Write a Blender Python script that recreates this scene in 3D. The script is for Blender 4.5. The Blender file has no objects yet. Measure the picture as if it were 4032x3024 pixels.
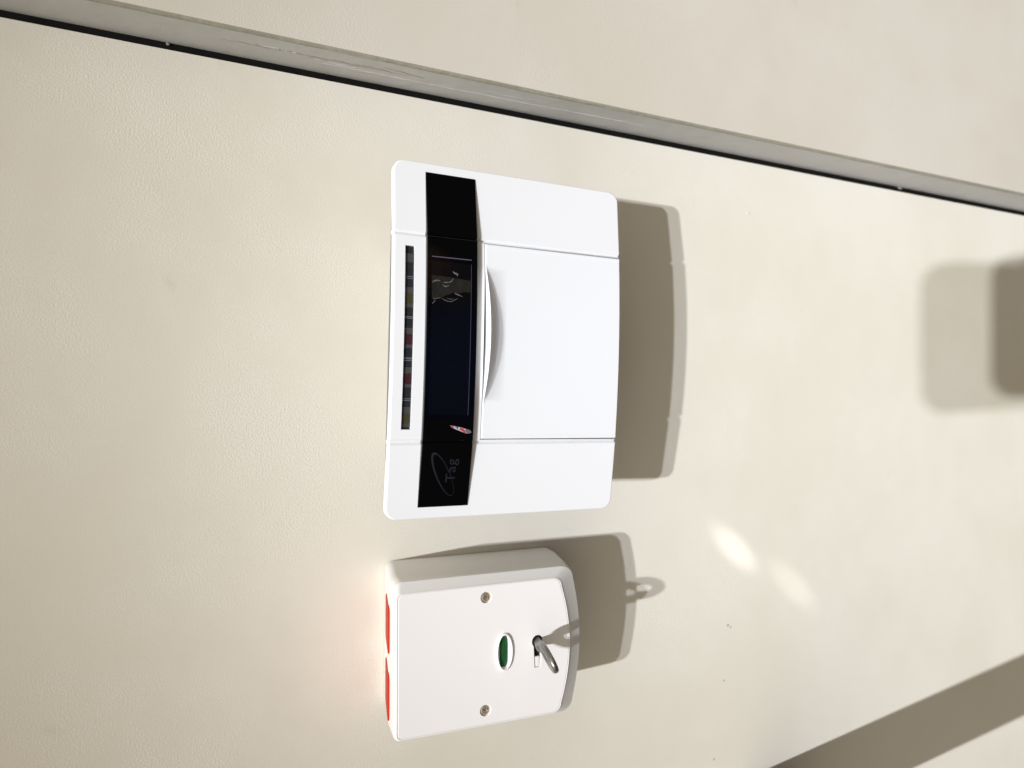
import bpy, bmesh, math, random
from mathutils import Vector, Matrix
random.seed(4)
S = bpy.context.scene
C = S.collection

# ------------------------------------------------------------------ camera
th, yaw, roll = 0.4024, -0.0147, 0.0461
CAM = Vector((0, -0.3694, 0))
fwd = Vector((0, math.cos(th), -math.sin(th)))
rgt = Vector((0, -math.sin(th), -math.cos(th)))
up = Vector((1, 0, 0))
Rz = Matrix.Rotation(yaw, 3, 'Z')
fwd, rgt, up = Rz @ fwd, Rz @ rgt, Rz @ up
cr, sr = math.cos(roll), math.sin(roll)
rgt, up = cr * rgt + sr * up, -sr * rgt + cr * up
cd = bpy.data.cameras.new('camera')
cam = bpy.data.objects.new('camera', cd)
C.objects.link(cam)
M = Matrix((rgt, up, -fwd)).transposed().to_4x4()
M.translation = CAM
cam.matrix_world = M
cd.sensor_width = 36
cd.lens = 36 * 3030 / 4032
cd.clip_start = 0.01
cd.clip_end = 100
cd.dof.use_dof = True
cd.dof.focus_distance = .338
cd.dof.aperture_fstop = 10
S.camera = cam

# ------------------------------------------------------------------ world
w = bpy.data.worlds.new('World')
S.world = w
w.use_nodes = True
# dim room: light comes off the ceiling and upper walls, the floor is dark
wn, wl = w.node_tree.nodes, w.node_tree.links
wtc = wn.new('ShaderNodeTexCoord')
wsp = wn.new('ShaderNodeSeparateXYZ')
wmr = wn.new('ShaderNodeMapRange')
wmr.interpolation_type = 'SMOOTHSTEP'
for k_, v_ in zip(('From Min', 'From Max', 'To Min', 'To Max'), (-.35, .45, .05, .92)):
    wmr.inputs[k_].default_value = v_
wl.new(wtc.outputs['Generated'], wsp.inputs[0])
wl.new(wsp.outputs['Z'], wmr.inputs['Value'])
wl.new(wmr.outputs[0], wn['Background'].inputs[1])
wn['Background'].inputs[0].default_value = (1.0, 0.90, 0.73, 1)
S.view_settings.view_transform = 'Standard'
S.view_settings.look = 'None'
S.view_settings.exposure = 0
S.view_settings.gamma = 1


# ------------------------------------------------------------------ lamps out of the frame: ceiling downlights and added glint lamps
def spot(name, loc, aim, power, col, radius, size, blend):
    l = bpy.data.lights.new(name, 'SPOT')
    l.energy = power
    l.color = col
    l.shadow_soft_size = radius
    l.spot_size = math.radians(size)
    l.spot_blend = blend
    o = bpy.data.objects.new(name, l)
    C.objects.link(o)
    o.location = loc
    o.rotation_euler = (Vector(aim) - Vector(loc)).to_track_quat('-Z', 'Y').to_euler()
    return o


spot('downlight_lamp', (-.4109, -2.0, 2.5912), (.24, 0, -1.10), 560, (.95, .98, 1.0), .023, 25.4, 1.0)
spot('second_downlight_lamp', (-.3522, -2.0, 2.2749), (.20, 0, -1.10), 410, (.86, .89, 1.0), .023, 25.4, 1.0)
# unseen lamps added low down to put two glints on the wall
spot('added_glint_lamp', (-.0862 - .58, -.36, -.3055 - .72), (-.0862, 0, -.3055), 44, (1, .98, .95), .003, 1.1, 1.0)
spot('added_faint_glint_lamp', (-.1104 - .58, -.36, -.351 - .72), (-.1104, 0, -.351), 19, (1, .97, .94), .003, 1.2, 1.0)


# ------------------------------------------------------------------ helpers
def mat(name, col, rough=.4, spec=.5, metal=0, noise=0, nscale=300, bump=0, bscale=900, coat=0):
    m = bpy.data.materials.new(name)
    m.use_nodes = True
    nt = m.node_tree
    b = nt.nodes['Principled BSDF']
    b.inputs['Base Color'].default_value = (*col, 1)
    b.inputs['Roughness'].default_value = rough
    b.inputs['Specular IOR Level'].default_value = spec
    b.inputs['Metallic'].default_value = metal
    b.inputs['Coat Weight'].default_value = coat
    tc = nt.nodes.new('ShaderNodeTexCoord')
    if noise:
        n = nt.nodes.new('ShaderNodeTexNoise')
        n.inputs['Scale'].default_value = nscale
        n.inputs['Detail'].default_value = 5
        nt.links.new(tc.outputs['Object'], n.inputs['Vector'])
        mx = nt.nodes.new('ShaderNodeMix')
        mx.data_type = 'RGBA'
        mx.inputs['A'].default_value = (*[c * (1 - noise) for c in col], 1)
        mx.inputs['B'].default_value = (*[min(1, c * (1 + noise)) for c in col], 1)
        nt.links.new(n.outputs['Fac'], mx.inputs['Factor'])
        nt.links.new(mx.outputs['Result'], b.inputs['Base Color'])
    if bump:
        n = nt.nodes.new('ShaderNodeTexNoise')
        n.inputs['Scale'].default_value = bscale
        n.inputs['Detail'].default_value = 3
        nt.links.new(tc.outputs['Object'], n.inputs['Vector'])
        bp = nt.nodes.new('ShaderNodeBump')
        bp.inputs['Strength'].default_value = 1
        bp.inputs['Distance'].default_value = bump
        nt.links.new(n.outputs['Fac'], bp.inputs['Height'])
        nt.links.new(bp.outputs['Normal'], b.inputs['Normal'])
    return m


def wall_mat(name, col, relief=1.0):
    """painted plaster: roller stipple that comes and goes in patches, a few marks"""
    m = bpy.data.materials.new(name)
    m.use_nodes = True
    nt = m.node_tree
    L = nt.links.new
    b = nt.nodes['Principled BSDF']
    b.inputs['Roughness'].default_value = .62
    b.inputs['Specular IOR Level'].default_value = .3
    tc = nt.nodes.new('ShaderNodeTexCoord')

    def noise(scale, detail=3, rough=.5, src=None):
        n = nt.nodes.new('ShaderNodeTexNoise')
        n.inputs['Scale'].default_value = scale
        n.inputs['Detail'].default_value = detail
        n.inputs['Roughness'].default_value = rough
        L(src or tc.outputs['Object'], n.inputs['Vector'])
        return n.outputs['Fac']

    def ramp(src, a, c, lo=0, hi=1):
        r = nt.nodes.new('ShaderNodeMapRange')
        r.interpolation_type = 'SMOOTHSTEP'
        for k, v in zip(('From Min', 'From Max', 'To Min', 'To Max'), (a, c, lo, hi)):
            r.inputs[k].default_value = v
        L(src, r.inputs['Value'])
        return r.outputs[0]

    def mul(x, y):
        n = nt.nodes.new('ShaderNodeMath')
        n.operation = 'MULTIPLY'
        L(x, n.inputs[0])
        if isinstance(y, (int, float)):
            n.inputs[1].default_value = y
        else:
            L(y, n.inputs[1])
        return n.outputs[0]

    def add(x, y):
        n = nt.nodes.new('ShaderNodeMath')
        L(x, n.inputs[0])
        L(y, n.inputs[1])
        return n.outputs[0]
    patch = ramp(noise(14, 3, .6), .42, .66, .2, 1)
    st = ramp(noise(1150, 2, .5), .35, .72)
    fine = noise(1500, 2)
    mp = nt.nodes.new('ShaderNodeMapping')
    mp.inputs['Scale'].default_value = (1, 1, .45)
    L(tc.outputs['Object'], mp.inputs['Vector'])
    brush = noise(330, 2, .5, mp.outputs[0])
    h = add(add(mul(mul(st, patch), .00012 * relief), mul(fine, .00003 * relief)), add(mul(brush, .00005 * relief), mul(noise(22, 2), .0007 * relief)))
    bp = nt.nodes.new('ShaderNodeBump')
    bp.inputs['Strength'].default_value = 1
    bp.inputs['Distance'].default_value = 1
    L(h, bp.inputs['Height'])
    L(bp.outputs['Normal'], b.inputs['Normal'])
    # colour: broad slight unevenness + tiny grime
    mx = nt.nodes.new('ShaderNodeMix')
    mx.data_type = 'RGBA'
    mx.inputs['A'].default_value = (col[0] * .965, col[1] * .96, col[2] * .94, 1)
    mx.inputs['B'].default_value = (min(1, col[0] * 1.03), min(1, col[1] * 1.03), min(1, col[2] * 1.045), 1)
    L(ramp(noise(7, 4, .6), .35, .65), mx.inputs['Factor'])
    mx2 = nt.nodes.new('ShaderNodeMix')
    mx2.data_type = 'RGBA'
    L(mx.outputs['Result'], mx2.inputs['A'])
    mx2.inputs['B'].default_value = (col[0] * .8, col[1] * .79, col[2] * .74, 1)
    L(mul(ramp(noise(38, 3, .6), .66, .8), .35), mx2.inputs['Factor'])
    L(mx2.outputs['Result'], b.inputs['Base Color'])
    return m


def link(name, me, m, parent=None):
    me.materials.append(m)
    o = bpy.data.objects.new(name, me)
    C.objects.link(o)
    if parent:
        o.parent = parent
    return o


def mesh(name, V, F, m, parent=None, smooth=None):
    me = bpy.data.meshes.new(name)
    me.from_pydata([tuple(v) for v in V], [], F)
    bm = bmesh.new()
    bm.from_mesh(me)
    bmesh.ops.remove_doubles(bm, verts=bm.verts, dist=1e-7)
    bmesh.ops.recalc_face_normals(bm, faces=bm.faces)
    bm.to_mesh(me)
    bm.free()
    if smooth is not None:
        me.polygons.foreach_set('use_smooth', [True] * len(me.polygons))
        me.set_sharp_from_angle(angle=math.radians(smooth))
    return link(name, me, m, parent)


def box(name, x0, x1, y0, y1, z0, z1, m, parent=None, bevel=0, seg=2):
    bm = bmesh.new()
    bmesh.ops.create_cube(bm, size=1)
    for v in bm.verts:
        v.co = Vector((x0 + (v.co.x + .5) * (x1 - x0), y0 + (v.co.y + .5) * (y1 - y0), z0 + (v.co.z + .5) * (z1 - z0)))
    if bevel:
        bmesh.ops.bevel(bm, geom=list(bm.edges), offset=bevel, segments=seg, profile=.5, affect='EDGES')
    me = bpy.data.meshes.new(name)
    bm.to_mesh(me)
    bm.free()
    if bevel:
        me.polygons.foreach_set('use_smooth', [True] * len(me.polygons))
        me.set_sharp_from_angle(angle=math.radians(50))
    return link(name, me, m, parent)


def empty(name, loc, ry, label, cat):
    o = bpy.data.objects.new(name, None)
    o.empty_display_size = .02
    C.objects.link(o)
    o.location = loc
    o.rotation_euler = (0, ry, 0)
    o['label'] = label
    o['category'] = cat
    return o


def loft(name, rings, m, parent=None, smooth=35, cap0=False, cap1=False):
    """rings: lists of 3-D points of equal length, joined in order"""
    n = len(rings[0])
    V = [p for r in rings for p in r]
    F = []
    for k in range(len(rings) - 1):
        for i in range(n):
            j = (i + 1) % n
            F.append((k * n + i, k * n + j, (k + 1) * n + j, (k + 1) * n + i))
    if cap0:
        F.append(tuple(range(n)))
    if cap1:
        F.append(tuple((len(rings) - 1) * n + i for i in range(n)))
    return mesh(name, V, F, m, parent, smooth)


def rrect(x0, x1, z0, z1, r, n=8):
    """rounded rectangle, counter-clockwise from bottom right, 4(n+1) points; r number or 4 radii br,tr,tl,bl"""
    rs = r if isinstance(r, (tuple, list)) else (r,) * 4
    P = []
    for (cx, cz, a0), rr in zip(((x1, z0, -90), (x1, z1, 0), (x0, z1, 90), (x0, z0, 180)), rs):
        sx = -1 if cx == x1 else 1
        sz = -1 if cz == z1 else 1
        for k in range(n + 1):
            a = math.radians(a0 + 90 * k / n)
            P.append((cx + sx * rr + rr * math.cos(a), cz + sz * rr + rr * math.sin(a)))
    return P


def plate_holes(name, outer, holes, y, m, parent, wall=.003, edge=.0005):
    """flat plate in XZ at depth y (front), real holes with walls going back, rounded rim"""
    bm = bmesh.new()
    loops = []
    for k, pts in enumerate([outer] + holes):
        vs = [bm.verts.new((x, y, z)) for x, z in pts]
        es = [bm.edges.new((vs[i], vs[(i + 1) % len(vs)])) for i in range(len(vs))]
        loops.append((vs, es))
    bmesh.ops.triangle_fill(bm, use_beauty=True, use_dissolve=False, edges=[e for _, es in loops for e in es])
    for k, (vs, es) in enumerate(loops):
        c = sum((v.co for v in vs), Vector()) / len(vs)
        sgn = 1 if k == 0 else -1
        prev = vs
        n = len(vs)
        nr = []
        for i in range(n):
            t = (vs[(i + 1) % n].co - vs[i - 1].co).normalized()
            o = Vector((t.z, 0, -t.x))
            if o.dot(vs[i].co - c) < 0:
                o = -o
            nr.append(o * sgn)
        for off, back in ((edge * .7, edge * .3), (edge, edge), (edge, wall)):
            cur = [bm.verts.new(vs[i].co + nr[i] * off + Vector((0, back, 0))) for i in range(n)]
            for i in range(n):
                j = (i + 1) % n
                bm.faces.new((prev[i], prev[j], cur[j], cur[i]))
            prev = cur
    bmesh.ops.recalc_face_normals(bm, faces=bm.faces)
    me = bpy.data.meshes.new(name)
    bm.to_mesh(me)
    bm.free()
    me.polygons.foreach_set('use_smooth', [abs(p.normal.y) < .99 for p in me.polygons])
    return link(name, me, m, parent)


# ------------------------------------------------------------------ materials
M_wall = wall_mat('cream_plaster', (.71, .675, .588), .55)
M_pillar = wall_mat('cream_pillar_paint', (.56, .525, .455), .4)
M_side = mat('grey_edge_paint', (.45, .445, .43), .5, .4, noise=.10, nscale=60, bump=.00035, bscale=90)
M_bead = mat('olive_edge_paint', (.27, .255, .20), .6, .3, noise=.2, nscale=200, bump=.0003, bscale=400)
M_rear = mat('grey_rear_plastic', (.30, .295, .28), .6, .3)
M_gap = mat('black_sealant', (.006, .0055, .005), .7, .1, noise=.5, nscale=150)
M_chip = mat('white_filler', (.25, .24, .22), .7, .2, noise=.2, nscale=600)
M_white = mat('white_plastic', (.80, .81, .83), .42, .4, bump=.00001, bscale=2500, noise=.01, nscale=30)
M_door = mat('white_door_plastic', (.80, .815, .84), .42, .4, bump=.00001, bscale=2500, noise=.01, nscale=30)
M_panic = mat('off_white_plastic', (.78, .765, .745), .42, .4, noise=.012, nscale=40)
M_panicf = mat('off_white_cover_plastic', (.80, .775, .765), .5, .35, noise=.015, nscale=35, bump=.00001, bscale=1800)
M_acryl = mat('black_acrylic', (.001, .001, .0015), .05, .35)
M_lcd = mat('dark_screen', (.002, .002, .003), .08, .45)
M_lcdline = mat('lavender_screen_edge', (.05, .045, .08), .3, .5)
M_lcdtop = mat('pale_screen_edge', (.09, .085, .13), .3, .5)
M_refl = mat('painted_reflection_dark', (.014, .0135, .011), .25, .6, noise=.35, nscale=260, bump=.0006, bscale=160)
M_streak = mat('painted_reflection_pale', (.11, .105, .11), .3, .6, noise=.5, nscale=700)
M_print = mat('grey_violet_print', (.016, .0135, .019), .5, .2)
M_dark = mat('dark_recess', (.012, .02, .012), .6, .3)
M_pcb = mat('green_circuit_board', (.01, .06, .02), .5, .4)
M_tint = mat('smoked_lens', (.018, .02, .022), .25, .4, noise=.25, nscale=400)
M_grey = mat('grey_light_pipe', (.055, .052, .052), .3, .5, noise=.2, nscale=500)
M_yel = mat('unlit_yellow_indicator', (.045, .042, .018), .3, .5, noise=.25, nscale=600)
M_redl = mat('unlit_red_indicator', (.042, .012, .014), .3, .5, noise=.25, nscale=600)
M_line = mat('pale_divider', (.16, .17, .18), .3, .5)
M_red = mat('red_plastic', (.42, .026, .010), .5, .15)
M_green = mat('green_plastic', (.010, .075, .02), .35, .5, noise=.1, nscale=300)
M_screw = mat('dull_plated_steel', (.62, .54, .42), .26, .5, .75, noise=.35, nscale=900, bump=.0001, bscale=2500)
M_key = mat('cast_key_metal', (.27, .265, .25), .36, .5, 1, noise=.30, nscale=500, bump=.00025, bscale=900)
M_black = mat('keyhole_black', (.008, .008, .008), .6, .2)
M_rfW = mat('reflection_white', (.42, .40, .46), .4, .4, noise=.15, nscale=900)
M_rfR = mat('reflection_red', (.40, .045, .05), .4, .4, noise=.2, nscale=900)
M_rfG = mat('reflection_grey', (.13, .12, .16), .4, .4, noise=.15, nscale=900)
M_rfK = mat('reflection_black', (.02, .018, .03), .4, .4)
M_arm = mat('shadow_arm_dark', (.06, .055, .05), .5, .4)
M_phone = mat('phone_case', (.03, .03, .035), .4, .4)
M_navy = mat('navy_cloth', (.06, .12, .42), .9, .1, noise=.3, nscale=60, bump=.01, bscale=14)
M_skin = mat('skin', (.50, .30, .20), .55, .4)
M_hair = mat('dark_hair', (.02, .015, .01), .6, .3)

# ------------------------------------------------------------------ the setting: wall, joint, pillar
GX0, GX1 = .1447, .1480
wall = box('wall', -1.6, GX0, 0, .08, -1.8, 1.3, M_wall)
wall['kind'] = 'structure'

for nx_, nz_, nr in ((-.1317, -.3024, .0007), (-.1330, -.3044, .0005), (-.1642, -.3011, .0005), (-.2098, -.2958, .0006), (.1142, -.3064, .0013)):
    k_ = 9
    nv = [(nx_ + nr * random.uniform(.6, 1.1) * math.cos(6.283 * i / k_), -.0002, nz_ + nr * random.uniform(.6, 1.3) * math.sin(6.283 * i / k_)) for i in range(k_)]
    mesh('paint_nick', nv + [(nx_, -.0004, nz_)], [(i, (i + 1) % k_, k_) for i in range(k_)], M_bead if nr < .001 else M_wall, wall)

pil = empty('pillar', (GX1, 0, -.4), 0, 'cream painted pillar standing proud of the wall with a grey scuffed side and black joint', 'pillar')
PD = .0269
# pillar front: rounded arris, slightly wavy
bm = bmesh.new()
zs = [-1.4 + i * .004 for i in range(int(3.1 / .004))]
prof = [(0, .02), (0, -PD + .0015)]
for k in range(1, 6):
    a = math.pi / 2 * k / 5
    prof.append((.0015 * (1 - math.cos(a)), -PD + .0015 - .0015 * math.sin(a)))
prof.append((1.2, -PD))
front = mesh('painted_front', [(prof[-2][0], -PD, -1.4), (1.2, -PD, -1.4), (1.2, -PD, 1.7), (prof[-2][0], -PD, 1.7), (prof[-2][0], .06, -1.4), (1.2, .06, -1.4), (1.2, .06, 1.7), (prof[-2][0], .06, 1.7)],
             [(0, 1, 2, 3), (4, 5, 6, 7), (0, 1, 5, 4), (3, 2, 6, 7), (1, 2, 6, 5)], M_pillar, pil)


def wob(z, s=1.0):
    return s * (.00016 * math.sin(z * 41) + .00012 * math.sin(z * 97 + 1) + .00007 * math.sin(z * 233 + 2))


V, F = [], []
n = 2
for z in zs:
    V += [(0, .02, z), (wob(z, .6), -PD + .0015, z)]
for i in range(len(zs) - 1):
    F.append((i * 2, i * 2 + 1, i * 2 + 3, i * 2 + 2))
mesh('grey_side_face', V, F, M_side, pil, 60)
V, F = [], []
pp = prof[1:-1]
for z in zs:
    for q, (x, y) in enumerate(pp):
        ww = wob(z, .6) if q == 0 else (0 if q == len(pp) - 1 else wob(z + q, 1.0))
        V.append((x + ww, y, z))
m_ = len(pp)
for i in range(len(zs) - 1):
    for q in range(m_ - 1):
        F.append((i * m_ + q, i * m_ + q + 1, (i + 1) * m_ + q + 1, (i + 1) * m_ + q))
mesh('edge_bead', V, F, M_bead, pil, 60)
# black joint, set back a little between wall and pillar
V, F = [], []
for z in zs:
    V += [(GX0 - GX1, .0012, z), (0, .0006 + wob(z, .8), z)]
for i in range(len(zs) - 1):
    F.append((i * 2, i * 2 + 1, i * 2 + 3, i * 2 + 2))
mesh('black_joint', V, F, M_gap, pil, 60)


def ridge(name, pts, wdt, hgt, m):
    """raised line of old paint lying on the pillar's side face: pts (y, z)"""
    V, F = [], []
    for i, (y, z) in enumerate(pts):
        s = max(0, math.sin(math.pi * i / (len(pts) - 1))) ** .5 * (.7 + .6 * random.random()) + .05
        V += [(.0002, y - wdt * s, z), (-hgt * s, y, z), (.0002, y + wdt * s, z)]
    for i in range(len(pts) - 1):
        for q in range(2):
            F.append((i * 3 + q, i * 3 + q + 1, (i + 1) * 3 + q + 1, (i + 1) * 3 + q))
    return mesh(name, V, F, m, pil, 60)


def zz(px):  # height on the pillar's side, local to the pillar, for drawing the paint ridges
    u = (px - 2016) / 3030
    return -.3694 * (math.sin(th) + u * math.cos(th)) / (math.cos(th) - u * math.sin(th)) + .4


def run(px0, px1, f0, f1, jit):
    n = int(abs(px1 - px0) / 14)
    o = []
    j = 0
    for i in range(n + 1):
        t = i / n
        j = j * .7 + random.uniform(-jit, jit)
        o.append((-PD * (f0 + (f1 - f0) * t) + j, zz(px0 + (px1 - px0) * t)))
    return o


ridge('paint_ridge', run(790, 1560, .55, .62, .0005), .0008, .0003, M_bead)
ridge('paint_ridge', run(1200, 2450, .40, .52, .0003), .0005, .0003, M_side)
ridge('paint_ridge', run(960, 1330, .62, .50, .0007), .0010, .0004, M_side)
ridge('paint_ridge', run(1420, 1590, .74, .66, .0004), .0005, .0004, M_bead)
ridge('paint_ridge', run(1800, 2100, .62, .70, .0004), .0005, .0002, M_side)
for px, l in ((600, .0018), (3515, .005)):   # flakes of filler bridging the joint
    z0 = zz(px)
    V = []
    k = 9
    for i in range(k):
        a = 2 * math.pi * i / k
        V.append((-.0009 + .0009 * math.cos(a) * random.uniform(.6, 1), -.0003, z0 + l * .5 * math.sin(a) * random.uniform(.7, 1)))
    V.append((-.0007, -.0009, z0))
    mesh('filler_flake', V, [(i, (i + 1) % k, k) for i in range(k)], M_chip, pil, 60)

# ------------------------------------------------------------------ alarm keypad
kp = empty('alarm_keypad', (.022, 0, -.1332), -.0183, 'wide white alarm keypad with black glossy band and closed flap, mounted on the cream wall', 'alarm keypad')
HW, HH, CR = .075, .0551, .0044
D0, BU, TI = .052, .0052, .0549
DX0, DX1, DZT = -.0416, .0433, .0144         # flap opening
GA, GB = .0445, -.0428                      # creases beside the middle section


def vee(x):
    s = 0
    for g in (GA, GB):
        t = abs(x - g)
        if t < .0012:
            s = max(s, .0011 * (1 - t / .0012))
    return s


def FD(x, z, v=True):
    """distance of the face from the wall"""
    g = .0436
    if abs(x) > g:
        p = .0034 * (HW - abs(x)) / (HW - g)
    else:
        p = .0034 + .0018 * (1 - (x / g) ** 2)
    return D0 + p + TI * z - (vee(x) if v else 0)


def zedge(x):
    ax = abs(x)
    r = CR
    if ax > HW - r:
        return HH - r + math.sqrt(max(0, r * r - (ax - HW + r) ** 2))
    return HH


xs = set()
for i in range(61):
    xs.add(round(-HW + CR + i * (2 * HW - 2 * CR) / 60, 6))
for k in range(11):
    a = math.pi / 2 * k / 10
    xs.add(round(HW - CR + CR * math.sin(a), 6))
    xs.add(round(-HW + CR - CR * math.sin(a), 6))
for g in (GA, GB):
    for t in (-.0012, -.0003, 0, .0003, .0012):
        xs.add(round(g + t, 6))
WX0, WX1, WZ0, WZ1 = -.0375, .0390, .0465, .0507
GAPW = .00035
for x in (DX0 - GAPW, DX1 + GAPW, WX0, WX1):
    xs.add(round(x, 6))
xs = sorted(xs)
# front face as slabs between x stations
V, F = [], []
border_top, border_bot = [], []


def quadz(xa, xb, za0, za1, zb0, zb1):
    i = len(V)
    V.extend([(xa, -FD(xa, za0), za0), (xb, -FD(xb, zb0), zb0), (xb, -FD(xb, zb1), zb1), (xa, -FD(xa, za1), za1)])
    F.append((i, i + 1, i + 2, i + 3))


for xa, xb in zip(xs[:-1], xs[1:]):
    if xb - xa < 1e-7:
        continue
    xm = (xa + xb) / 2
    ea, eb = zedge(xa), zedge(xb)
    cuts = [(-ea, -eb)]
    inner = []
    if DX0 - GAPW < xm < DX1 + GAPW:
        inner.append((None, DZT + GAPW))
    if WX0 < xm < WX1:
        inner.append((WZ0, WZ1))
    lo = (-ea, -eb)
    for a, b in inner:
        if a is not None:
            quadz(xa, xb, lo[0], a, lo[1], a)
        lo = (b, b)
    quadz(xa, xb, lo[0], ea, lo[1], eb)
# outline ring
ring = []
for x in xs:
    ring.append((x, -zedge(x)))
for x in reversed(xs):
    ring.append((x, zedge(x)))
N = len(ring)
nrm = []
for i in range(N):
    x, z = ring[i]
    ax, az = abs(x), abs(z)
    if ax > HW - CR + 1e-9 and az > HH - CR - 1e-9:
        vx, vz = (ax - HW + CR), (az - HH + CR)
        l = math.hypot(vx, vz) or 1
        nrm.append((math.copysign(vx / l, x), math.copysign(vz / l, z)))
    else:
        nrm.append((0, math.copysign(1, z)))
base = len(V)
levels = [(0, 0), (.00025, .0001), (.0005, .0004), (.00060, .0009), (.00045, .0040)]
gap_z0 = None
for off, back in levels:
    for (x, z), (nx, nz) in zip(ring, nrm):
        V.append((x + nx * off, -FD(x, z) + back, z + nz * off))
for k in range(len(levels) - 1):
    for i in range(N):
        j = (i + 1) % N
        # leave the flap's opening free along the bottom edge
        if ring[i][1] < 0 and ring[j][1] < 0 and DX0 - GAPW - 1e-6 < ring[i][0] and ring[j][0] < DX1 + GAPW + 1e-6 and ring[i][0] < ring[j][0]:
            continue
        F.append((base + k * N + i, base + k * N + j, base + (k + 1) * N + j, base + (k + 1) * N + i))
# walls of the opening for the flap and the lens slot


def wall_path(pts, depth):
    for (xa, za), (xb, zb) in zip(pts[:-1], pts[1:]):
        i = len(V)
        V.extend([(xa, -FD(xa, za), za), (xb, -FD(xb, zb), zb), (xb, -FD(xb, zb) + depth, zb), (xa, -FD(xa, za) + depth, za)])
        F.append((i, i + 1, i + 2, i + 3))


topx = [x for x in xs if DX0 - GAPW - 1e-7 <= x <= DX1 + GAPW + 1e-7]
wall_path([(DX0 - GAPW, -HH)] + [(x, DZT + GAPW) for x in topx] + [(DX1 + GAPW, -HH)], .004)
wx = [x for x in xs if WX0 - 1e-7 <= x <= WX1 + 1e-7]
wall_path([(x, WZ0) for x in wx] + [(x, WZ1) for x in reversed(wx)] + [(WX0, WZ0)], .002)
mesh('front_shell', V, F, M_white, kp, 14)

# rear shell behind the front, tapering to the wall
r0 = rrect(-.0690, .0690, -HH + .001, HH + .0003, .004, 6)
r1 = rrect(-.0680, .0680, -HH + .001, HH - .0006, .004, 6)
r2 = rrect(-.052, .050, -.040, .036, .006, 6)
loft('rear_shell', [[(x, -(FD(x, z) - .0036), z) for x, z in r0], [(x, -(FD(x, z) - .0070), z) for x, z in r1],
                    [(x, -.036, z * .98) for x, z in r2], [(x, -.0006, z) for x, z in r2]], M_rear, kp, 30, cap0=True, cap1=True)


# recessed board seen through the flap's gap
def sheet(name, xl, z0, z1, back, m, parent=kp, nx=24, thick=.0008, bev=.0002):
    """curved slab that follows the face: spans xl=(x0,x1), z0..z1, its front `back` metres behind the face (negative = proud)"""
    X = [xl[0] + (xl[1] - xl[0]) * i / nx for i in range(nx + 1)]
    V, F = [], []
    for x in X:
        for z, dy in ((z0, thick), (z0, bev), (z0 + bev, 0), (z1 - bev, 0), (z1, bev), (z1, thick)):
            e = bev if x in (X[0], X[-1]) else 0
            V.append((x, -FD(x, (z0 + z1) / 2 + (z - (z0 + z1) / 2), False) + back + dy + e, z))
    m_ = 6
    for i in range(nx):
        for q in range(m_):
            a, b = i * m_ + q, i * m_ + (q + 1) % m_
            F.append((a, b, b + m_, a + m_))
    F.append(tuple(range(m_)))
    F.append(tuple(nx * m_ + q for q in range(m_)))
    return mesh(name, V, F, m, parent, 30)


sheet('circuit_board', (DX0 + .0005, DX1 - .0005), -HH + .004, DZT - .0002, .0032, M_pcb)

# flap with a raised finger lip in the middle of its upper edge
V, F = [], []
nx = 96
LX, LH = .0037, .0305
zl = [0, .00015, .0004, .0008, .0014, .002, .0028, .0036, .0044, .0052, .006, .0068, .0076, .0084, .0092, .0105, .02, .045, DZT + HH - .0012, DZT + HH - .0006, DZT + HH]


def lipd(x, t):
    s = abs(x - LX) / LH
    if s >= 1:
        return 0
    L = .0093 * (1 - s * s) ** 1.0
    if t >= L or L <= 0:
        return 0
    q = 1 - t / L
    H = .0046 * (1 - s * s)
    return H * (q * q * .35 + q * .65)


fx = [DX0 + (DX1 - DX0) * i / nx for i in range(nx + 1)]
fx = sorted(set(fx + [DX0 + .0002, DX0 + .0005, DX0 + .0013, DX0 + .0017, DX1 - .0002, DX1 - .0005, DX1 - .0013, DX1 - .0017]))
for x in fx:
    s = abs(x - LX) / LH
    Lx = .0093 * (1 - s * s) if s < 1 else 0
    for k, t in enumerate(zl):
        tt = t
        if k < 15 and Lx > .0012:
            tt = t if k < 3 else .0004 + (Lx - .0004) * (k - 2) / 12 if k <= 14 else t
        elif k < 15:
            tt = t
        # keep rows increasing
        tt = min(tt, .0098 if k <= 14 else t)
        z = DZT - tt
        e = min(x - DX0, DX1 - x)
        rim = .00035 if e < .0001 else (.0001 if e < .0003 else 0)
        step = 0 if e > .0016 else (-.00016 if e < .0014 else 0)
        if t == 0:
            rim += .0003
        if t == .00015:
            rim += .00008
        z -= .0011 * max(0, 1 - s * s) * max(0, 1 - tt / .005)
        V.append((x, -FD(x, z, False) - .00012 - lipd(x, tt) + rim + step, z))
nz = len(zl)
for i in range(len(fx) - 1):
    for k in range(nz - 1):
        F.append((i * nz + k, i * nz + k + 1, (i + 1) * nz + k + 1, (i + 1) * nz + k))
# skirt round the flap
b0 = len(V)
per = [(i, 0) for i in range(len(fx))] + [(len(fx) - 1, k) for k in range(1, nz)] + [(i, nz - 1) for i in range(len(fx) - 2, -1, -1)] + [(0, k) for k in range(nz - 2, 0, -1)]
for i, k in per:
    v = V[i * nz + k]
    V.append((v[0], -FD(v[0], v[2], False) + .0025, v[2]))
for a in range(len(per)):
    b = (a + 1) % len(per)
    i, k = per[a]
    i2, k2 = per[b]
    F.append((i * nz + k, i2 * nz + k2, b0 + b, b0 + a))
mesh('flap', V, F, M_door, kp, 26)

# black acrylic band, stands proud of the face, follows three flats
SX0, SX1, SZ0, SZ1 = -.0707, .0716, .0187, .0417


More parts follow.
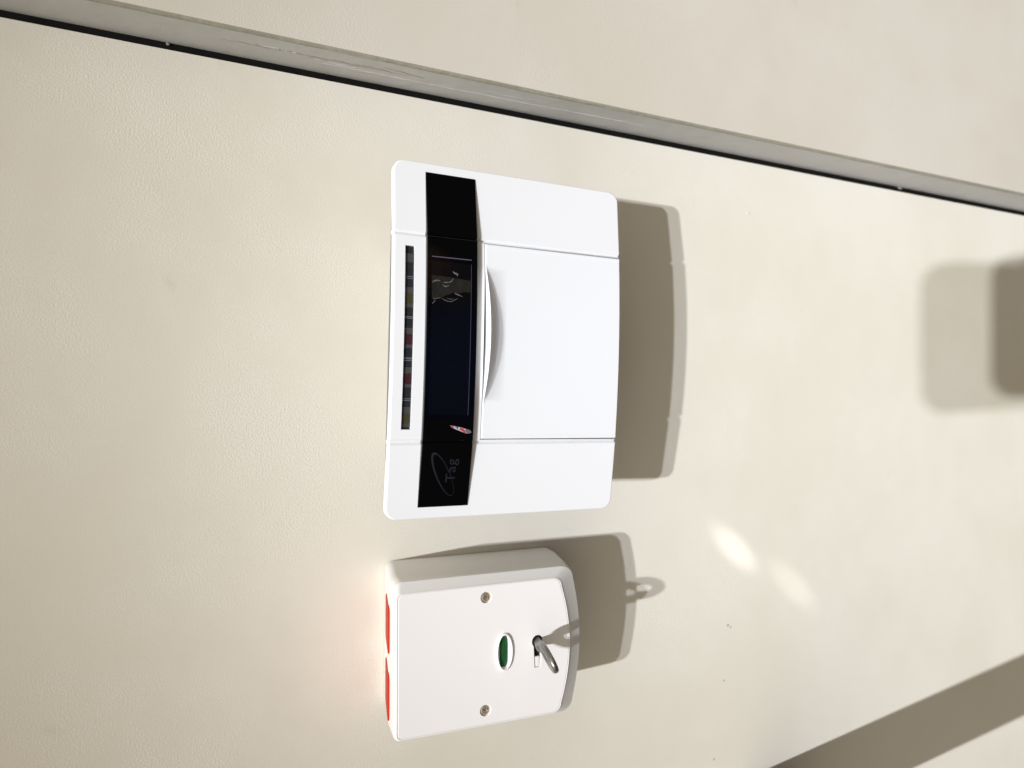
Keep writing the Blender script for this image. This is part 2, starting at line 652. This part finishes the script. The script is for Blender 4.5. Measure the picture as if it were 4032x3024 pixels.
def PB(x):  # how far the band stands proud
    if x > GA:
        t = (SX1 - x) / (SX1 - GA)
        p = .0003 + .0018 * t
    elif x < GB:
        t = (x - SX0) / (GB - SX0)
        p = .0003 + .0018 * t
    else:
        p = .0021
    for g in (GA, GB):
        d = abs(x - g)
        if d < .0009:
            p -= .0007 * (1 - d / .0009)
    return p


bx = sorted(set([SX0, SX0 + .0002, SX1 - .0002, SX1] + [SX0 + .0002 + (SX1 - SX0 - .0004) * i / 70 for i in range(71)] + [g + t for g in (GA, GB) for t in (-.0009, -.0003, 0, .0003, .0009)]))
V, F = [], []
m_ = 6
for i, x in enumerate(bx):
    e = .0003 if i in (0, len(bx) - 1) else 0
    for z, dy in ((SZ0, None), (SZ0, .00025), (SZ0 + .00025, 0), (SZ1 - .00025, 0), (SZ1, .00025), (SZ1, None)):
        y = -FD(x, z, False) + .001 if dy is None else -FD(x, z, False) - PB(x) + dy + e
        V.append((x, y, z))
for i in range(len(bx) - 1):
    for q in range(m_):
        a, b = i * m_ + q, i * m_ + (q + 1) % m_
        F.append((a, b, b + m_, a + m_))
F.append(tuple(range(m_)))
F.append(tuple((len(bx) - 1) * m_ + q for q in range(m_)))
band = mesh('display_band', V, F, M_acryl, kp, 22)


def on_band(x, z, h):
    return (x, -FD(x, z, False) - PB(x) - h, z)


def flat(name, pts, h, m, parent=band):
    return mesh(name, [on_band(x, z, h) for x, z in pts], [tuple(range(len(pts)))], m, parent)


def strip_on(name, x0, x1, z0, z1, h, m, parent=band, n=20):
    V, F = [], []
    for i in range(n + 1):
        x = x0 + (x1 - x0) * i / n
        V += [on_band(x, z0, h), on_band(x, z1, h)]
    for i in range(n):
        F.append((2 * i, 2 * i + 1, 2 * i + 3, 2 * i + 2))
    return mesh(name, V, F, m, parent, 30)


lcd = strip_on('screen', -.0312, .0332, .0218, .0398, .00004, M_lcd)
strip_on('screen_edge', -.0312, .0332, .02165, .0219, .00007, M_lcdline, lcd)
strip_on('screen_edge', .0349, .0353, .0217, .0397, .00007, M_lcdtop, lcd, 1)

# reflection in the screen, painted as a dark patch with pale raised streaks
refl = flat('painted_reflection',  [(0.02719, 0.03976), (0.02682, 0.03089), (0.02612, 0.022), (0.02114, 0.02212), (0.02113, 0.02455), (0.02045, 0.0275), (0.02056, 0.02971), (0.0199, 0.03153), (0.01882, 0.0337), (0.018, 0.0355), (0.01764, 0.03765), (0.0171, 0.03943)], .00012, M_refl, band)
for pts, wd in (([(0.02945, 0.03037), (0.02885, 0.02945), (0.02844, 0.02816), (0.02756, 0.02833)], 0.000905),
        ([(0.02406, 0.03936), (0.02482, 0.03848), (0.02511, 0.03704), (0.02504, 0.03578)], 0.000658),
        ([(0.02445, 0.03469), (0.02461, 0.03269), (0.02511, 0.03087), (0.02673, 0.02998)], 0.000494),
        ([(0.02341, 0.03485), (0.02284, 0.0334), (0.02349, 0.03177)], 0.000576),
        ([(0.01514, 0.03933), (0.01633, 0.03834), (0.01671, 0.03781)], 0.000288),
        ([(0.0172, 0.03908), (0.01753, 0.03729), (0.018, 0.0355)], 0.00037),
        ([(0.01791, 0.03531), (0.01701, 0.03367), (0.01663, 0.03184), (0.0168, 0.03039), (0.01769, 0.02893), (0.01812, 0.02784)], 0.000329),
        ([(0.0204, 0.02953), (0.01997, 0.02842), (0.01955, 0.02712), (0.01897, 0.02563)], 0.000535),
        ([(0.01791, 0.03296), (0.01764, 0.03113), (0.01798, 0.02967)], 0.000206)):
    # smooth each painted streak, taper its ends, raise its middle
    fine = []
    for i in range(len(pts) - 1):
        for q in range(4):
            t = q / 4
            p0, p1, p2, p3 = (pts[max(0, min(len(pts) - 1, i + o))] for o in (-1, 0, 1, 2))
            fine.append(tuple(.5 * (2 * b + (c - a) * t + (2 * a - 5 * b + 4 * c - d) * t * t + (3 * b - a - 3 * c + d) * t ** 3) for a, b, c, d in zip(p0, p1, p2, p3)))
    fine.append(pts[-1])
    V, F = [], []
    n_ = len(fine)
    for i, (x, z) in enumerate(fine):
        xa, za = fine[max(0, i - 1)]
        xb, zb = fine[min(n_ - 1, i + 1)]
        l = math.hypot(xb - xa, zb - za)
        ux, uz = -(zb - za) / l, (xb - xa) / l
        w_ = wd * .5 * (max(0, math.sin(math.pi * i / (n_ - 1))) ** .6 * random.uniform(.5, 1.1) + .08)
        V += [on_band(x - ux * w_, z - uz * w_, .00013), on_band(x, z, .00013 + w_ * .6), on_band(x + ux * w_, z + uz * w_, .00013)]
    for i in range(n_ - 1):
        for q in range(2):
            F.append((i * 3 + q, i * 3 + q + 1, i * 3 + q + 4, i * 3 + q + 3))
    mesh('reflection_streak', V, F, M_streak, refl, 60)

# the printed word and its swoosh
fc = bpy.data.curves.new('word', 'FONT')
fc.body = 'Tag'
fc.size = .0062
fc.space_character = 1.08
fc.resolution_u = 6
fo = bpy.data.objects.new('word', fc)
C.objects.link(fo)
bpy.context.view_layer.update()
me = bpy.data.meshes.new_from_object(fo)
bpy.data.objects.remove(fo)
xmin = min(v.co.x for v in me.vertices)
xmax = max(v.co.x for v in me.vertices)
for v in me.vertices:
    x = -.0601 + (v.co.x - xmin) / (xmax - xmin) * .0101
    z = .0259 + v.co.y * 1.0
    v.co = Vector(on_band(x, z, .00006))
link('word', me, M_print, band)
V, F = [], []
k = 72
ca, sa = math.cos(math.radians(28)), math.sin(math.radians(28))
for i in range(k + 1):
    a = 2 * math.pi * i / k
    t = (1 + math.cos(a)) / 2
    # thick at the upper end, thin through the word
    wd = .00016 + .00095 * t ** 3 + (.00030 if math.sin(a) > 0 else -.00002) * abs(math.sin(a))
    if 4.9 < a < 5.9:
        wd *= .55
    for o in (0, wd):
        ex, ez = (.0107 - o) * math.cos(a), (.0031 - o) * math.sin(a)
        V.append(on_band(-.0566 + ex * ca - ez * sa, .0316 + ex * sa + ez * ca, .00003))
for i in range(k):
    F.append((2 * i, 2 * i + 1, 2 * i + 3, 2 * i + 2))
mesh('swoosh', V, F, M_print, band)

# small coloured reflection in the band, painted as flat patches
st = flat('painted_red_reflection', [(-.0357, .0298), (-.0360, .0272), (-.0364, .0255), (-.0366, .0243), (-.0371, .0226), (-.0376, .0206), (-.0386, .0197), (-.0391, .0209), (-.0389, .0226), (-.0382, .0246), (-.0376, .0262), (-.0371, .0275), (-.0364, .0290)], .00010, M_rfW)
flat('red_patch', [(-.0358, .0297), (-.0361, .0280), (-.0368, .0284), (-.0365, .0292)], .00014, M_rfR, st)
flat('red_patch', [(-.0366, .0251), (-.0369, .0238), (-.0378, .0228), (-.0387, .0224), (-.0389, .0230), (-.0381, .0240), (-.0374, .0254)], .00014, M_rfR, st)
flat('grey_patch', [(-.0371, .0226), (-.0376, .0206), (-.0386, .0197), (-.0391, .0209), (-.0388, .0222), (-.0380, .0226)], .00014, M_rfG, st)
flat('dark_mark', [(-.0361, .0274), (-.0363, .0262), (-.0366, .0262), (-.0364, .0274)], .00014, M_rfK, st)
flat('dark_mark', [(-.0363, .0261), (-.0371, .0262), (-.0372, .0266), (-.0366, .0266)], .00014, M_rfK, st)

# lens slot with its indicators
lens = sheet('indicator_lens', (WX0 + .0001, WX1 - .0001), WZ0 + .0001, WZ1 - .0001, .0010, M_tint, kp, 24, .0008)


def led(xc, half, m, name):
    V, F = [], []
    for i in range(3):
        x = xc - half + half * i
        V += [(x, -FD(x, WZ0, False) + .00094, WZ0 + .0003), (x, -FD(x, WZ1, False) + .00094, WZ1 - .0003)]
    for i in range(2):
        F.append((2 * i, 2 * i + 1, 2 * i + 3, 2 * i + 2))
    return mesh(name, V, F, m, lens, 30)


for xc, m in ((.0333, M_tint), (.0169, M_yel), (.0000, M_redl), (-.0164, M_redl), (-.0329, M_yel)):
    if m is not M_tint:
        g = led(xc + .0006, .0042, M_grey, 'light_pipe')
        for v in g.data.vertices:
            v.co.y += .00002
        i_ = led(xc, .0022, m, 'indicator')
        for v in i_.data.vertices:
            v.co.y -= .00004
    else:
        g = led(xc + .0007, .0018, M_grey, 'light_pipe')
for xc in (.0262, .0254, .0094, .0088, -.0077, -.0081, -.0088, -.0247, -.0254):
    o_ = led(xc, .00012, M_line, 'divider_line')

# ------------------------------------------------------------------ panic button
pb = empty('panic_button', (-.1192, 0, -.1335), -.04, 'off-white panic button box with green window, two screws and red push bars on top', 'panic button')


def pout(xl, xr, zt, zb, zc, rt, rb, n=7):
    """outline: straight top and sides, bottom edge bowed down to zc in the middle"""
    P = []
    m = 16
    # bottom from left to right
    for i in range(m + 1):
        t = i / m
        x = xl + rb + (xr - xl - 2 * rb) * t
        P.append((x, zb + (zc - zb) * (1 - (2 * t - 1) ** 2)))
    for k in range(1, n + 1):
        a = math.radians(-90 + 90 * k / n)
        P.append((xr - rb + rb * math.cos(a), zb + rb + rb * math.sin(a)))
    for k in range(n + 1):
        a = math.radians(90 * k / n)
        P.append((xr - rt + rt * math.cos(a), zt - rt + rt * math.sin(a)))
    for k in range(n + 1):
        a = math.radians(90 + 90 * k / n)
        P.append((xl + rt + rt * math.cos(a), zt - rt + rt * math.sin(a)))
    for k in range(n):
        a = math.radians(180 + 90 * k / n)
        P.append((xl + rb + rb * math.cos(a), zb + rb + rb * math.sin(a)))
    return P


PFD = .045


def at(P, d):
    return [(x, -d, z) for x, z in P]


cx0, cx1 = -.0305, .0327
outF = pout(cx0, cx1, .0442, -.0352, -.0396, .0022, .0042)
lv = [at(pout(-.0330, .0370, .0385, -.0510, -.0530, .004, .004), .0004),
      at(pout(-.0330, .0371, .0402, -.0500, -.0522, .004, .004), .012),
      at(pout(-.0330, .0371, .0435, -.0470, -.0500, .004, .0055), .028),
      at(pout(-.0330, .0370, .0446, -.0440, -.0476, .004, .0065), .0398),
      at(pout(-.0328, .0367, .0447, -.0435, -.0471, .0038, .0065), .0409),
      at(pout(-.0313, .0334, .0447, -.0366, -.0408, .0026, .0046), .0442),
      at(pout(-.0309, .0329, .0444, -.0355, -.0399, .0024, .0044), .0449),
      at(pout(cx0, cx1, .0441, -.0352, -.0396, .0022, .0042), .0452),
      at(pout(cx0 + .0003, cx1 - .0003, .0436, -.0349, -.0393, .0020, .0040), .0451),
      at(pout(cx0 + .0003, cx1 - .0003, .0436, -.0349, -.0393, .0020, .0040), .0405)]
body = loft('body', lv, M_panic, pb, 14, cap0=True, cap1=True)


def P2(X, Z):  # world X,Z on the wall -> panic local
    dx, dz = X + .1192, Z + .1335
    c, s = math.cos(.04), math.sin(.04)
    return dx * c + dz * s, -dx * s + dz * c


def ell(cx, cz, rx, rz, n=28, tilt=0, p=1.0):
    o = []
    for i in range(n):
        a = 2 * math.pi * i / n
        ex = math.copysign(abs(math.cos(a)) ** p, math.cos(a)) * rx
        ez = math.copysign(abs(math.sin(a)) ** p, math.sin(a)) * rz
        c, s = math.cos(tilt), math.sin(tilt)
        o.append((cx + ex * c - ez * s, cz + ex * s + ez * c))
    return o


sc1, sc2 = P2(-.0922, -.1296), P2(-.1433, -.1315)
gw = P2(-.1175, -.1395)
kh = P2(-.1142, -.1563)
ks = P2(-.1225, -.1583)
inner = pout(cx0 + .0006, cx1 - .0006, .0432, -.0346, -.0390, .0018, .0038)
holes = [ell(*sc1, .0028, .0028), ell(*sc2, .0028, .0028), ell(*gw, .0088, .0043, 36, 0, 1.0)]
# keyhole: round with a downward... slot to the left of it in the world
kx, kz = kh
slot = []
for i in range(17):
    a = math.radians(-135 + 270 * i / 16)
    slot.append((kx + .0031 * math.cos(a), kz + .0031 * math.sin(a)))
slot += [(kx - .0122, kz + .0017), (kx - .0122, kz - .0017)]
holes.append(slot)
cover = plate_holes('cover_plate', inner, holes, -PFD - .0002, M_panicf, pb, .0022, .0003)


# bezel of the green window: dished oval rim round a deep slit
def ring_loft(name, spec, m, parent, sm=40, cap1=False, cap0=False):
    return loft(name, [[(x, -d, z) for x, z in P] for P, d in spec], m, parent, sm, cap0, cap1)


gx, gz = gw
ring_loft('window_bezel', [(ell(gx, gz, .0087, .0042, 36), .0448), (ell(gx, gz, .0085, .0040, 36), .0462), (ell(gx, gz, .0080, .0036, 36), .0464),
                           (ell(gx - .0001, gz, .0072, .0023, 36, 0, .55), .0449), (ell(gx - .0001, gz, .0070, .0020, 36, 0, .5), .0420)], M_panicf, pb, 50)
ring_loft('green_window', [(ell(gx - .0001, gz, .0073, .0024, 36, 0, .5), .0425), (ell(gx - .0001, gz, .0069, .0020, 36, 0, .5), .0444), (ell(gx, gz, .003, .0006, 36), .0446)], M_green, pb, 60, cap1=True)

# screws
for sx, sz in (sc1, sc2):
    rot = random.uniform(.2, 1.2)
    rings = [(ell(sx, sz, .0026, .0026, 24), .0432), (ell(sx, sz, .0026, .0026, 24), .0442), (ell(sx, sz, .0022, .0022, 24), .0446), (ell(sx, sz, .0016, .0016, 24), .0447)]
    sc = ring_loft('screw', rings, M_screw, pb, 50)
    # cross recess
    bm = bmesh.new()
    outer = [bm.verts.new((x, -.0447, z)) for x, z in ell(sx, sz, .0016, .0016, 24)]
    cross = []
    a_, b_ = .0013, .00033
    for q in range(4):
        for (u, v) in ((a_, -b_), (a_, b_), (b_, b_)):
            c, s = math.cos(rot + q * math.pi / 2), math.sin(rot + q * math.pi / 2)
            cross.append((sx + u * c - v * s, sz + u * s + v * c))
    cv = [bm.verts.new((x, -.0447, z)) for x, z in cross]
    es = [bm.edges.new((outer[i], outer[(i + 1) % 24])) for i in range(24)] + [bm.edges.new((cv[i], cv[(i + 1) % 12])) for i in range(12)]
    bmesh.ops.triangle_fill(bm, use_beauty=True, edges=es)
    lw = [bm.verts.new((sx + (x - sx) * .5, -.0438, sz + (z - sz) * .5)) for x, z in cross]
    for i in range(12):
        bm.faces.new((cv[i], cv[(i + 1) % 12], lw[(i + 1) % 12], lw[i]))
    bm.faces.new(lw)
    bmesh.ops.recalc_face_normals(bm, faces=bm.faces)
    me = bpy.data.meshes.new('cross_recess')
    bm.to_mesh(me)
    bm.free()
    link('cross_recess', me, M_screw, sc)

# keyhole insert: dark well and a small white ledge at its end
ring_loft('keyhole', [(slot, .0441), ([(kx + (x - kx) * .93, kz + (z - kz) * .93) for x, z in slot], .0435)], M_black, pb, 60, cap1=True)
ledge = box('keyhole_ledge', kx - .0120, kx - .0072, -.0447, -.0437, kz - .0015, kz + .0015, M_panicf, pb, .0003)

# red push bars on the upper side
for xa, xb in ((.0018, .0241), (-.0283, -.0062)):
    spec = [(0, .0340), (0, .0437), (.0002, .0444), (.0006, .0447), (.0016, .0448)]
    rings = []
    for off, z in spec:
        Q = rrect(xa + off, xb - off, .0060 + off, .0322 - off, max(.0034 - off, .0008), 6)
        rings.append([(x, -d, z - max(0, (.0322 - d) * .20)) for x, d in Q])
    loft('red_push_bar', rings, M_red, pb, 40, cap0=True, cap1=True)

# ------------------------------------------------------------------ key
key = empty('key', (-.1143, -.045, -.1560), 0, 'dull cast metal key with oval ring bow stuck in the panic button keyhole', 'key')
# bow lies in the plane of the key's own axis (out of the wall) and the lateral direction lat
ax = Vector((-.0022, -.033, .0052)).normalized()
lat = Vector((.90, 0, .43))
lat = (lat - ax * lat.dot(ax)).normalized()
nn = ax.cross(lat)
TH = .0012


def kpnt(a, l, t):
    return ax * a + lat * l + nn * t


n = 44
rings = []
a0, ra, rl = .0178, .0112, .0063
for (oa, ol, t) in ((1, 1, -TH * .55), (1.0, 1.0, TH * .55), (.95, .92, TH), (.56, .44, TH), (.50, .35, TH * .6), (.50, .35, -TH * .6), (.56, .44, -TH), (.95, .92, -TH), (1, 1, -TH * .55)):
    rings.append([kpnt(a0 + ra * oa * math.cos(2 * math.pi * i / n), rl * ol * math.sin(2 * math.pi * i / n), t) for i in range(n)])
loft('bow', rings, M_key, key, 50)
rings = []
for a, r in ((-.004, .0019), (.0035, .0019), (.0052, .0023), (.0070, .0024), (.0084, .0020), (.0095, .0012)):
    rings.append([kpnt(a, r * math.cos(2 * math.pi * i / 20), r * math.sin(2 * math.pi * i / 20)) for i in range(20)])
loft('shank', rings, M_key, key, 50, cap0=True, cap1=True)

# ------------------------------------------------------------------ arm added out of view on the left to cast the long shadow
V = []
for d, sh in ((0, 0), (.34, .34)):
    for x, z in rrect(-.037, 0, -.034, 0, .004, 4):
        V.append((x + sh * .20, -d, z))
nb = len(V) // 2
br = mesh('added_shadow_arm', V, [(i, (i + 1) % nb, nb + (i + 1) % nb, nb + i) for i in range(nb)] + [tuple(range(nb)), tuple(range(nb, 2 * nb))], M_arm, None, 40)
br.location = (-.2247, -.0004, -.316)
br['label'] = 'dark square arm added out of view to cast the long diagonal shadow'
br['category'] = 'bracket'  # no real bracket: arm added out of view to cast the long shadow

# ------------------------------------------------------------------ phone that takes the picture
ph = bpy.data.objects.new('mobile_phone', None)
C.objects.link(ph)
ph['label'] = 'dark mobile phone held upright in front of the wall, taking the picture'
ph['category'] = 'phone'
# phone frame: x = world right, local z along the phone's height, lens side towards the wall
PM = Matrix((up, fwd, -rgt)).transposed().to_4x4()
PM.translation = CAM - fwd * .007
ph.matrix_world = PM
cs = loft('case', [[(x * s, y, z) for x, z in rrect(-.064, .020, -.130, .038, .014, 8)] for s, y in ((.97, 0), (1, .0015), (1, -.007), (.97, -.009))], M_phone, ph, 40, True, True)

# ------------------------------------------------------------------ the photographer, standing behind the phone; mirrored in the black band


def skinned(name, pts, edges, m, parent, sub=2):
    me = bpy.data.meshes.new(name)
    me.from_pydata([p[:3] for p in pts], edges, [])
    o = bpy.data.objects.new(name, me)
    C.objects.link(o)
    sk = o.modifiers.new('skin', 'SKIN')
    sk.use_smooth_shade = True
    for i, p in enumerate(pts):
        r = p[3]
        me.skin_vertices[0].data[i].radius = (r, p[4] if len(p) > 4 else r)
    me.skin_vertices[0].data[0].use_root = True
    sb = o.modifiers.new('sub', 'SUBSURF')
    sb.levels = sb.render_levels = sub
    bpy.context.view_layer.update()
    dg = bpy.context.evaluated_depsgraph_get()
    m2 = bpy.data.meshes.new_from_object(o.evaluated_get(dg))
    bpy.data.objects.remove(o)
    m2.materials.clear()
    m2.polygons.foreach_set('use_smooth', [True] * len(m2.polygons))
    return link(name, m2, m, parent)


pe = bpy.data.objects.new('person', None)
C.objects.link(pe)
pe.location = (0, -.85, -1.5)
pe['label'] = 'person in a navy short-sleeved shirt holding up the dark phone to photograph the keypad'
pe['category'] = 'person'
ox, oy, oz = 0, .85, 1.5


def sh3(L):
    return [(x + ox, y + oy, z + oz, *r) for x, y, z, *r in L]


bodyp = sh3([(.02, -.84, -.62, .15), (.02, -.82, -.42, .13), (.02, -.80, -.22, .16), (.02, -.80, -.07, .10), (.02, -.80, .02, .055), (.02, -.79, .12, .085), (.02, -.80, .22, .085),
             (.19, -.80, -.10, .065), (.27, -.71, -.38, .042), (.12, -.50, -.235, .034), (.075, -.43, -.155, .025),
             (-.15, -.80, -.10, .065), (-.24, -.72, -.38, .042), (-.13, -.52, -.26, .034), (-.085, -.44, -.175, .025),
             (.11, -.84, -.78, .10), (.12, -.83, -1.12, .07), (.12, -.85, -1.46, .045), (.12, -.76, -1.49, .04),
             (-.07, -.84, -.78, .10), (-.08, -.83, -1.12, .07), (-.08, -.85, -1.46, .045), (-.08, -.76, -1.49, .04)])
be = [(0, 1), (1, 2), (2, 3), (3, 4), (4, 5), (5, 6), (3, 7), (7, 8), (8, 9), (9, 10), (3, 11), (11, 12), (12, 13), (13, 14), (0, 15), (15, 16), (16, 17), (17, 18), (0, 19), (19, 20), (20, 21), (21, 22)]
skinned('body', bodyp, be, M_skin, pe)
shirt = sh3([(.02, -.84, -.66, .185), (.02, -.82, -.42, .165), (.02, -.80, -.22, .19), (.02, -.80, -.08, .125),
             (.20, -.80, -.11, .085), (.25, -.74, -.28, .068), (-.16, -.80, -.11, .085), (-.22, -.75, -.28, .068)])
skinned('shirt', shirt, [(0, 1), (1, 2), (2, 3), (3, 4), (4, 5), (3, 6), (6, 7)], M_navy, pe)
tr = sh3([(.02, -.84, -.68, .17), (.11, -.84, -.80, .12), (.12, -.83, -1.12, .09), (.12, -.85, -1.40, .07), (-.07, -.84, -.80, .12), (-.08, -.83, -1.12, .09), (-.08, -.85, -1.40, .07)])
skinned('trousers', tr, [(0, 1), (1, 2), (2, 3), (0, 4), (4, 5), (5, 6)], M_hair, pe)
hair = sh3([(.02, -.82, .20, .09), (.02, -.83, .27, .075), (.02, -.87, .18, .075)])
skinned('hair', hair, [(0, 1), (0, 2)], M_hair, pe)
# hands: palm behind the phone's lower half, fingers wrapped round its long edges
for sx, wr in ((1, (.075, -.43, -.155)), (-1, (-.085, -.44, -.175))):
    ex = .026 if sx > 0 else -.068
    P_ = [(*wr, .022), (wr[0] * .75 + ex * .25, wr[1] + .012, wr[2] + .035, .021)]
    E_ = [(0, 1)]
    for f in range(4):
        zf = wr[2] + .022 + f * .019
        b = len(P_)
        P_ += [(ex + sx * .008, -.385 - f * .002 + (zf + .10) * -.45, zf, .0085), (ex + sx * .002, -.356 - (zf + .10) * -.45, zf + .004, .0075), (ex - sx * .016, -.352 - (zf + .10) * -.45, zf + .006, .0065)]
        E_ += [(1, b), (b, b + 1), (b + 1, b + 2)]
    b = len(P_)
    P_ += [(ex - sx * .004, -.415, wr[2] + .055, .010), (ex - sx * .024, -.408, wr[2] + .075, .009)]
    E_ += [(1, b), (b, b + 1)]
    skinned('hand', sh3(P_), E_, M_skin, pe)
